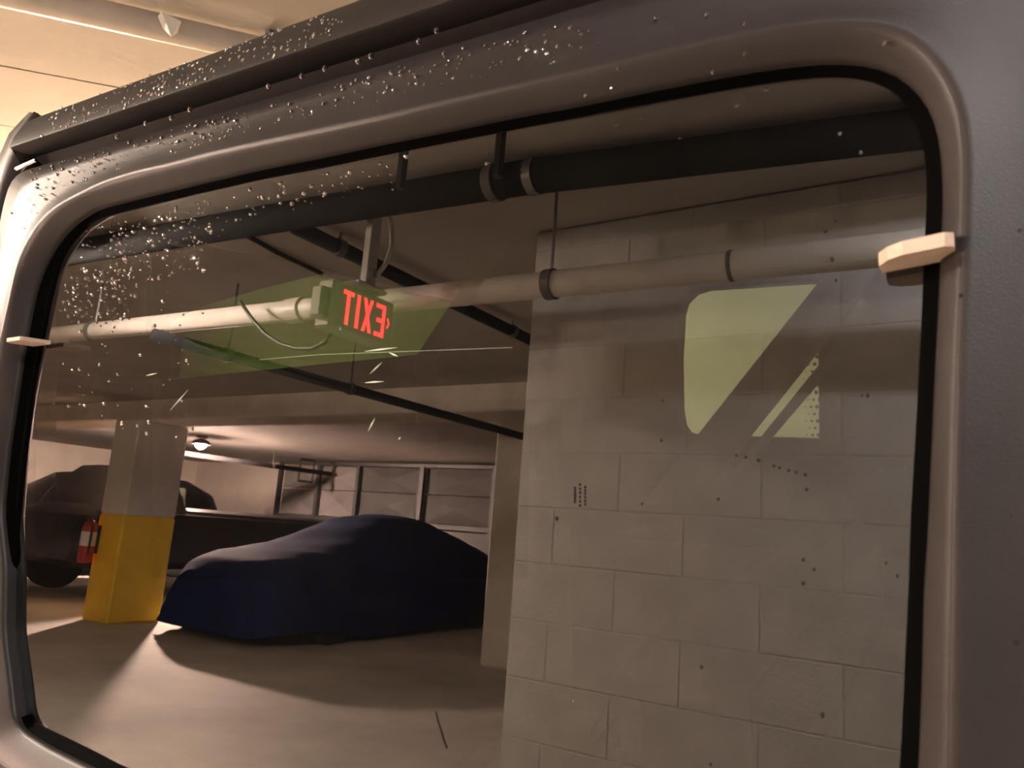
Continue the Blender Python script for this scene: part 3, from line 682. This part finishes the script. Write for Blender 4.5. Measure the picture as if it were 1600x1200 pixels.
# ------------------------------------------------------------------ wooden shims wedged at the glass edge
def shim(x0, x1, s, th, o0, o1, label, skew=0.0, rnd=.006):
    w_ = x1-x0; poly = []
    outline = [(x0, o1), (x1, o1), (x1, o0+rnd*.3), (x1-rnd*.3, o0), (x0+rnd, o0), (x0+rnd*.4, o0+rnd*.35), (x0, o0+rnd)]
    lo = [side(x, s+skew*(x-x0), o) for x, o in outline]
    MB().prism(lo, tuple(SV*th)).build('wooden_shim', M['wood'], label=label, cat='shim', group='wooden shims holding the glass')
a = ats(1372, 407, -.012); b2 = ats(1476, 405, -.012)
shim(a[0]-.001, b2[0]+.004, a[1], .0068, -.013, .014, 'small raw wooden shim wedged at the front edge of the glass', skew=.10, rnd=.012)
a = ats(60, 541, 0.0)
shim(-.916, -.880, .092, .0042, -.017, .014, 'small raw wooden shim wedged at the rear edge of the glass', rnd=.006)

# ------------------------------------------------------------------ rain drops, dirt, painted glints
ico = bmesh.new(); bmesh.ops.create_icosphere(ico, subdivisions=2, radius=1)
IV = [v.co.copy() for v in ico.verts]; IF = [tuple(v.index for v in f.verts) for f in ico.faces]; ico.free()
def drop(mb, c, r, flat=.55, sag=0.0, nrm=None):
    c = Vector(c); X_ = Vector((1, 0, 0)); S_ = Vector(SV); N_ = Vector(NV)
    mb.add([c+X_*(v.x*r)+S_*(v.y*r-(sag*r if v.y < 0 else 0))+N_*(v.z*r*flat) for v in IV], IF)
def poly_scatter(quad_px, n, fn):
    (ax, ay), (bx, by), (cx_, cy_), (dx, dy) = quad_px
    for _ in range(n):
        u, v = random.random(), random.random()
        x = (ax*(1-u)+bx*u)*(1-v)+(dx*(1-u)+cx_*u)*v; y = (ay*(1-u)+by*u)*(1-v)+(dy*(1-u)+cy_*u)*v
        fn(x, y)
rd = MB()
def on_rail(px, py):
    prof_s = [a_ for a_, _, _ in rail_prof[5:]]; prof_o = [o_ for _, o_, _ in rail_prof[5:]]; o = -.008
    for _ in range(10):
        p = ats(px, py, o); o = .5*o+.5*float(np.interp(p[1]+.042*p[0], prof_s, prof_o))
    drop(rd, side(p[0], p[1], o), random.choice((.0008, .001, .0012, .0018)), .7)
poly_scatter([(85, 172), (500, 20), (560, 45), (60, 215)], 210, on_rail)
poly_scatter([(100, 190), (330, 100), (340, 120), (90, 205)], 60, on_rail)
def on_panel(px, py):
    p = ats(px, py, -.0009)
    drop(rd, side(p[0], p[1], -.0009), random.choice((.0007, .0009, .0011, .0016)), .65)
poly_scatter([(40, 268), (400, 165), (420, 215), (70, 320)], 230, on_panel)
poly_scatter([(400, 165), (900, 25), (960, 85), (420, 215)], 150, on_panel)
poly_scatter([(15, 320), (90, 300), (60, 340), (10, 500)], 26, on_panel)
for px, py in ((183, 213), (228, 192), (268, 184), (297, 171), (420, 134), (472, 118), (508, 107), (560, 95), (580, 87), (655, 64), (683, 47)):
    p = ats(px, py, -.006); drop(rd, side(p[0], p[1], -.006), .0024, .9, .3)
for px, py in ((915, 150), (957, 137), (1115, 113), (1165, 85), (1040, 82), (967, 107), (1383, 68), (1105, 22), (1025, 27), (1165, 37)):
    p = ats(px, py, -.002); drop(rd, side(p[0], p[1], -.002), .0014, .8)
vb(rd, 'rain_drops', M['water'], smooth=True, fixn=False, kind='stuff')
gd_ = MB()
def on_glass(px, py):
    p = ats(px, py, .0205); drop(gd_, side(p[0], p[1], .0205), random.choice((.0006, .0008, .001, .0014, .002)), .55)
poly_scatter([(130, 360), (330, 310), (330, 420), (110, 470)], 260, on_glass)
poly_scatter([(330, 305), (640, 240), (560, 300), (330, 380)], 60, on_glass)
poly_scatter([(100, 430), (220, 420), (200, 520), (90, 500)], 130, on_glass)
poly_scatter([(110, 480), (330, 440), (300, 700), (80, 640)], 60, on_glass)
for px, py in ((606, 262), (610, 272), (612, 284), (613, 296), (763, 240), (760, 255), (512, 271), (533, 276), (679, 190), (560, 438), (532, 513), (1312, 208), (1345, 238), (1062, 215), (445, 297), (475, 302)): on_glass(px, py)
gd_.build('glass_drops', M['water'], glass, smooth=True, fixn=False, kind='stuff')
dm = MB()
def spot(px, py, r, off, sag=0.0, mb=None):
    r *= .5
    p = ats(px, py, off); c = Vector(side(p[0], p[1], off)); n_ = 9; X_ = Vector((1, 0, 0)); S_ = Vector(SV); k_ = .42/1200
    (mb or dm).prism([tuple(c+X_*(r*k_*math.cos(a)*random.uniform(.8, 1.15))+S_*(r*k_*math.sin(a)*(1+sag)*random.uniform(.8, 1.15))) for a in np.linspace(0, 2*math.pi, n_, endpoint=False)], tuple(-NV*.0002))
for q in ((1588, 1003, 8), (1526, 1098, 6), (1541, 1084, 4), (1567, 1041, 4), (1555, 535, 6), (1578, 805, 5), (1593, 360, 5), (1501, 462, 6), (1555, 1066, 3), (45, 310, 3), (10, 575, 4), (3, 628, 3), (18, 440, 3)):
    spot(*q, off=-.0005 if q[0] > 1515 or q[0] < 12 else -.004)
for q in ((1260, 765, 4), (1122, 780, 4), (1003, 787, 3), (1035, 626, 4), (1033, 688, 4), (1255, 875, 5), (1272, 890, 4), (1255, 912, 5), (1285, 1118, 6), (1096, 1043, 5), (1356, 618, 5), (1347, 618, 3), (1150, 712, 3), (1165, 714, 4), (1185, 719, 5), (1209, 728, 4), (1218, 731, 4), (1232, 735, 4), (1244, 738, 4), (1258, 742, 4), (1402, 900, 4), (1385, 880, 3), (1290, 360, 6), (1300, 405, 6), (1306, 438, 4), (1305, 345, 3), (1110, 1195, 4), (870, 810, 6)):
    spot(*q, off=.0206, sag=.3)
for x, y0, y1 in ((898, 762, 784), (906, 757, 790), (914, 761, 788)):
    for y in np.linspace(y0, y1, 6): spot(x, y, 3.4, .0206, .6)
vb(dm, 'dirt_specks', M['dirt'], kind='stuff')
sc = MB()  # pale streaks painting lamp glints onto the pane
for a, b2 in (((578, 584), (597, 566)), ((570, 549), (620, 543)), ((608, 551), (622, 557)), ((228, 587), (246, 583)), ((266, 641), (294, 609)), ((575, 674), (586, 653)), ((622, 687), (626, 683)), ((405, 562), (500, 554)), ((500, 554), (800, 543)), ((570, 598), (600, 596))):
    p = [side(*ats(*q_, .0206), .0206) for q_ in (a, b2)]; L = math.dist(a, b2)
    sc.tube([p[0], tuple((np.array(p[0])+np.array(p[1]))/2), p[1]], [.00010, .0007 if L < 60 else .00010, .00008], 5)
sc.build('glass_glints', M['glint'], glass, kind='stuff')
for o in list(bpy.data.objects):
    if '_o' in o: del o['_o']
